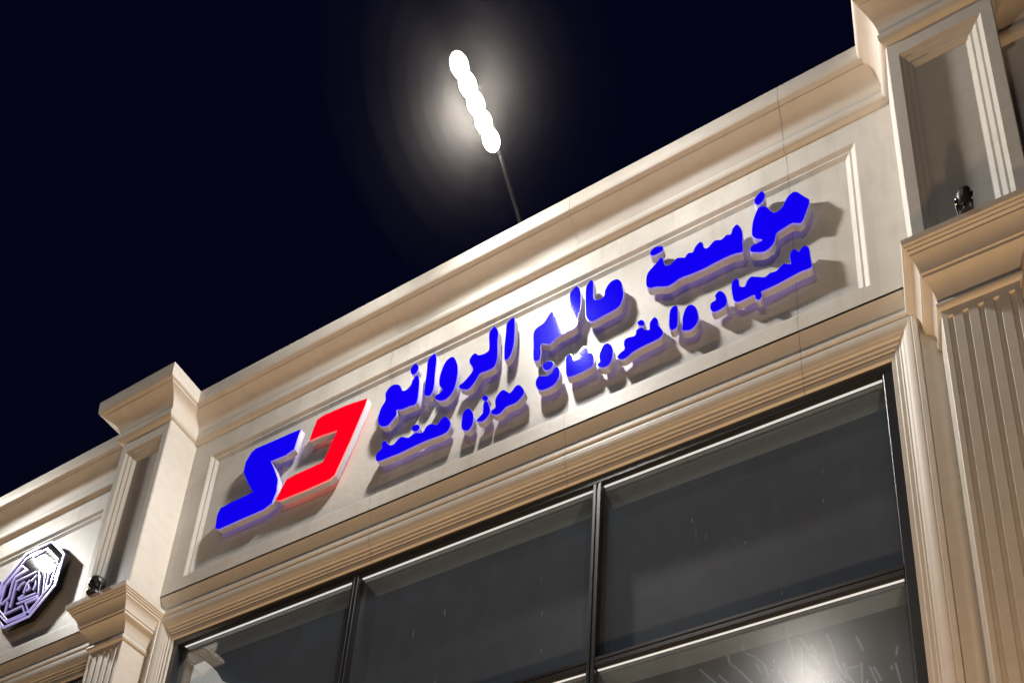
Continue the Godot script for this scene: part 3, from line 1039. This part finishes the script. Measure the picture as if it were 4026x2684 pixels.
	glyph(upper, [-2.232, 6.585, -2.204, 6.539, -2.186, 6.472, -2.182, 6.398, -2.191, 6.317, -2.220, 6.268, -2.266, 6.259, -2.313, 6.298, -2.315, 6.324, -2.272, 6.341, -2.297, 6.396, -2.304, 6.451, -2.293, 6.522, -2.272, 6.573], "blue_face", "letter", 3)
	glyph(upper, [-2.358, 6.682, -2.343, 6.625, -2.341, 6.519, -2.337, 6.398, -2.356, 6.350, -2.389, 6.365, -2.401, 6.392, -2.401, 6.475, -2.402, 6.564, -2.404, 6.654, -2.380, 6.680], "blue_face", "letter", 3)
	glyph(upper, [-2.469, 6.571, -2.452, 6.534, -2.444, 6.457, -2.446, 6.339, -2.495, 6.339, -2.549, 6.342, -2.586, 6.357, -2.581, 6.319, -2.609, 6.283, -2.637, 6.261, -2.681, 6.278, -2.708, 6.319, -2.715, 6.374, -2.703, 6.440, -2.680, 6.481, -2.688, 6.543, -2.670, 6.575, -2.635, 6.586, -2.595, 6.561, -2.573, 6.522, -2.563, 6.497, -2.531, 6.488, -2.506, 6.507, -2.498, 6.549], "blue_face", "letter", 3)
	glyph(upper, [-2.490, 6.678, -2.466, 6.632, -2.476, 6.600, -2.499, 6.593, -2.520, 6.625, -2.521, 6.662], "blue_face", "letter_dot", 3)
	var lower := thing("sign_lettering", "lower line of smaller lit blue Arabic letters on the fascia", "sign", Vector3.ZERO, "lit blue lettering of the carpet shop")
	glyph(lower, [-0.255, 6.181, -0.240, 6.145, -0.238, 6.094, -0.235, 6.042, -0.239, 6.018, -0.287, 6.021, -0.347, 6.013, -0.405, 6.006, -0.454, 6.005, -0.472, 6.002, -0.469, 5.972, -0.483, 5.956, -0.498, 5.972, -0.504, 6.003, -0.548, 6.003, -0.579, 6.003, -0.601, 6.025, -0.609, 6.084, -0.610, 6.144, -0.598, 6.165, -0.584, 6.165, -0.575, 6.144, -0.573, 6.107, -0.548, 6.087, -0.535, 6.118, -0.516, 6.135, -0.485, 6.115, -0.451, 6.091, -0.426, 6.102, -0.399, 6.097, -0.377, 6.110, -0.358, 6.123, -0.328, 6.098, -0.328, 6.127, -0.329, 6.165, -0.319, 6.186, -0.303, 6.189, -0.289, 6.160, -0.275, 6.174], "blue_face", "letter", 3)
	glyph(lower, [-0.672, 6.136, -0.649, 6.105, -0.637, 6.056, -0.641, 6.018, -0.668, 6.007, -0.694, 6.005, -0.710, 6.019, -0.718, 6.052, -0.712, 6.076, -0.689, 6.085, -0.692, 6.118], "blue_face", "letter", 3)
	glyph(lower, [-0.816, 6.130, -0.793, 6.098, -0.781, 6.049, -0.781, 5.999, -0.798, 5.967, -0.824, 5.958, -0.861, 5.979, -0.857, 6.014, -0.858, 6.055, -0.848, 6.104, -0.834, 6.128], "blue_face", "letter", 3)
	glyph(lower, [-0.895, 6.173, -0.885, 6.150, -0.885, 6.049, -0.891, 6.015, -0.911, 6.011, -0.925, 6.031, -0.927, 6.088, -0.923, 6.151, -0.911, 6.172], "blue_face", "letter", 3)
	glyph(lower, [-1.007, 6.157, -0.988, 6.125, -0.985, 6.086, -0.961, 6.030, -0.970, 5.999, -1.002, 5.990, -1.042, 5.989, -1.087, 5.985, -1.125, 5.975, -1.152, 5.959, -1.180, 5.961, -1.203, 5.989, -1.188, 6.008, -1.163, 6.026, -1.169, 6.067, -1.155, 6.096, -1.109, 6.087, -1.100, 6.123, -1.082, 6.127, -1.065, 6.114, -1.054, 6.096, -1.030, 6.086, -1.029, 6.132], "blue_face", "letter", 3)
	glyph(lower, [-1.077, 6.183, -1.060, 6.155, -1.063, 6.134, -1.086, 6.147, -1.096, 6.175], "blue_face", "letter_dot", 3)
	glyph(lower, [-1.260, 6.122, -1.238, 6.092, -1.228, 6.048, -1.232, 5.999, -1.249, 5.962, -1.281, 5.962, -1.309, 5.986, -1.308, 6.006, -1.297, 6.013, -1.303, 6.054, -1.293, 6.095, -1.279, 6.120], "blue_face", "letter", 3)
	glyph(lower, [-1.495, 6.157, -1.474, 6.167, -1.463, 6.153, -1.450, 6.106, -1.421, 6.099, -1.391, 6.107, -1.362, 6.109, -1.340, 6.089, -1.333, 6.037, -1.341, 6.008, -1.372, 6.000, -1.395, 5.996, -1.436, 5.996, -1.473, 6.003, -1.488, 6.028, -1.493, 6.098], "blue_face", "letter", 3)
	glyph(lower, [-1.394, 6.180, -1.369, 6.140, -1.372, 6.113, -1.402, 6.110, -1.422, 6.140, -1.413, 6.165], "blue_face", "letter_dot", 3)
	glyph(lower, [-1.542, 6.114, -1.528, 6.070, -1.533, 6.026, -1.555, 5.995, -1.592, 5.987, -1.638, 5.998, -1.663, 6.041, -1.666, 6.081, -1.647, 6.105, -1.608, 6.082, -1.578, 6.084, -1.564, 6.110], "blue_face", "letter", 3)
	glyph(lower, [-1.583, 6.179, -1.567, 6.150, -1.583, 6.124, -1.611, 6.128, -1.630, 6.157, -1.630, 6.181, -1.606, 6.188], "blue_face", "letter_dot", 3)
	glyph(lower, [-1.770, 6.107, -1.740, 6.060, -1.738, 6.021, -1.778, 5.985, -1.824, 5.986, -1.843, 5.982, -1.880, 5.954, -1.921, 5.976, -1.928, 6.004, -1.905, 6.016, -1.911, 6.062, -1.902, 6.100, -1.875, 6.125, -1.850, 6.107, -1.824, 6.076, -1.805, 6.091, -1.790, 6.108], "blue_face", "letter", 3)
	glyph(lower, [-1.971, 6.101, -1.946, 6.047, -1.938, 6.000, -1.959, 5.963, -1.991, 5.956, -2.018, 5.980, -2.003, 5.996, -1.984, 6.015, -1.984, 6.053, -1.985, 6.082], "blue_face", "letter", 3)
	glyph(lower, [-1.981, 6.146, -1.961, 6.120, -1.964, 6.100, -1.986, 6.110, -1.997, 6.137], "blue_face", "letter_dot", 3)
	glyph(lower, [-2.085, 6.103, -2.057, 6.067, -2.042, 6.016, -2.044, 5.965, -2.062, 5.935, -2.087, 5.941, -2.111, 5.971, -2.116, 6.026, -2.113, 6.083], "blue_face", "letter", 3)
	glyph(lower, [-2.232, 6.119, -2.202, 6.076, -2.190, 6.040, -2.206, 5.995, -2.261, 5.989, -2.333, 5.996, -2.419, 5.995, -2.522, 5.990, -2.575, 5.994, -2.660, 5.999, -2.683, 6.023, -2.686, 6.064, -2.655, 6.089, -2.656, 6.134, -2.635, 6.140, -2.606, 6.095, -2.569, 6.081, -2.529, 6.116, -2.473, 6.082, -2.431, 6.095, -2.376, 6.072, -2.354, 6.106, -2.321, 6.111, -2.283, 6.081, -2.261, 6.106], "blue_face", "letter", 3)
	glyph(lower, [-2.425, 6.159, -2.401, 6.129, -2.410, 6.107, -2.440, 6.117, -2.456, 6.152], "blue_face", "letter_dot", 3)

	# the neighbour's octagonal sign
	var octo := thing("octagonal_sign", "black octagonal sign with a pale violet line emblem", "sign", Vector3(-5.746, 6.317, 0))
	var R := 0.282 * 0.5 / sin(PI / 8.0)
	var ring := PackedVector2Array()
	for k in 8:
		ring.append(Vector2(cos(PI / 8.0 + TAU * k / 8.0), sin(PI / 8.0 + TAU * k / 8.0)) * R)
	st = begin()
	flat_face(st, ring, 0.026)
	wall_of(st, ring, -0.006, 0.026)
	obj("sign_box", st, "black_gloss", octo)
	for e in [[1.0, 0.95], [0.83, 0.808]]:
		st = begin()
		for k in 8:
			var a := ring[k]
			var b := ring[(k + 1) % 8]
			var n := (a + b).normalized()
			var q := [a * e[0], b * e[0], b * e[1], a * e[1]]
			quad(st, Vector3(q[0].x, q[0].y, octo_z()), Vector3(q[1].x, q[1].y, octo_z()), Vector3(q[2].x, q[2].y, octo_z()), Vector3(q[3].x, q[3].y, octo_z()), Vector3(0, 0, 1))
			quad(st, Vector3(q[0].x, q[0].y, 0.0263), Vector3(q[1].x, q[1].y, 0.0263), Vector3(q[1].x, q[1].y, octo_z()), Vector3(q[0].x, q[0].y, octo_z()), Vector3(n.x, n.y, 0))
			quad(st, Vector3(q[3].x, q[3].y, 0.0263), Vector3(q[2].x, q[2].y, 0.0263), Vector3(q[2].x, q[2].y, octo_z()), Vector3(q[3].x, q[3].y, octo_z()), Vector3(-n.x, -n.y, 0))
		obj("border", st, "violet_line", octo)
	for line in emblem_lines():
		st = begin()
		var local := []
		for i in range(0, line.size(), 2):
			local.append(line[i] + 5.746)
			local.append(line[i + 1] - 6.317)
		ribbon(st, local, 0.0065, 0.0263, octo_z() + 0.002)
		obj("emblem_line", st, "violet_line", octo)
	var bl := thing("black_letter", "corner of a black raised letter left of the octagonal sign", "sign", Vector3(-6.21, 6.43, 0))
	st = begin()
	var lp := PackedVector2Array([Vector2(-0.30, -0.16), Vector2(0.03, -0.16), Vector2(0.06, -0.10), Vector2(0.06, 0.07), Vector2(0.02, 0.12), Vector2(-0.30, 0.12)])
	flat_face(st, lp, 0.026)
	wall_of(st, lp, -0.006, 0.026)
	obj("letter_box", st, "black_gloss", bl)

	# small spotlights on the capitals
	capital_spot(Vector3(-4.575, 5.592, 0.205), Vector3(-0.45, 0.75, -0.30).normalized(), "", "small black bullet spotlight on the left pier's capital", 1.1, 0.092)
	capital_spot(Vector3(0.385, 5.592, 0.200), Vector3(0.1, 0.9, 0.25).normalized(), "chrome", "small shiny spotlight on the right pier's capital", 0.8, 0.100)

func octo_z() -> float:
	return 0.032
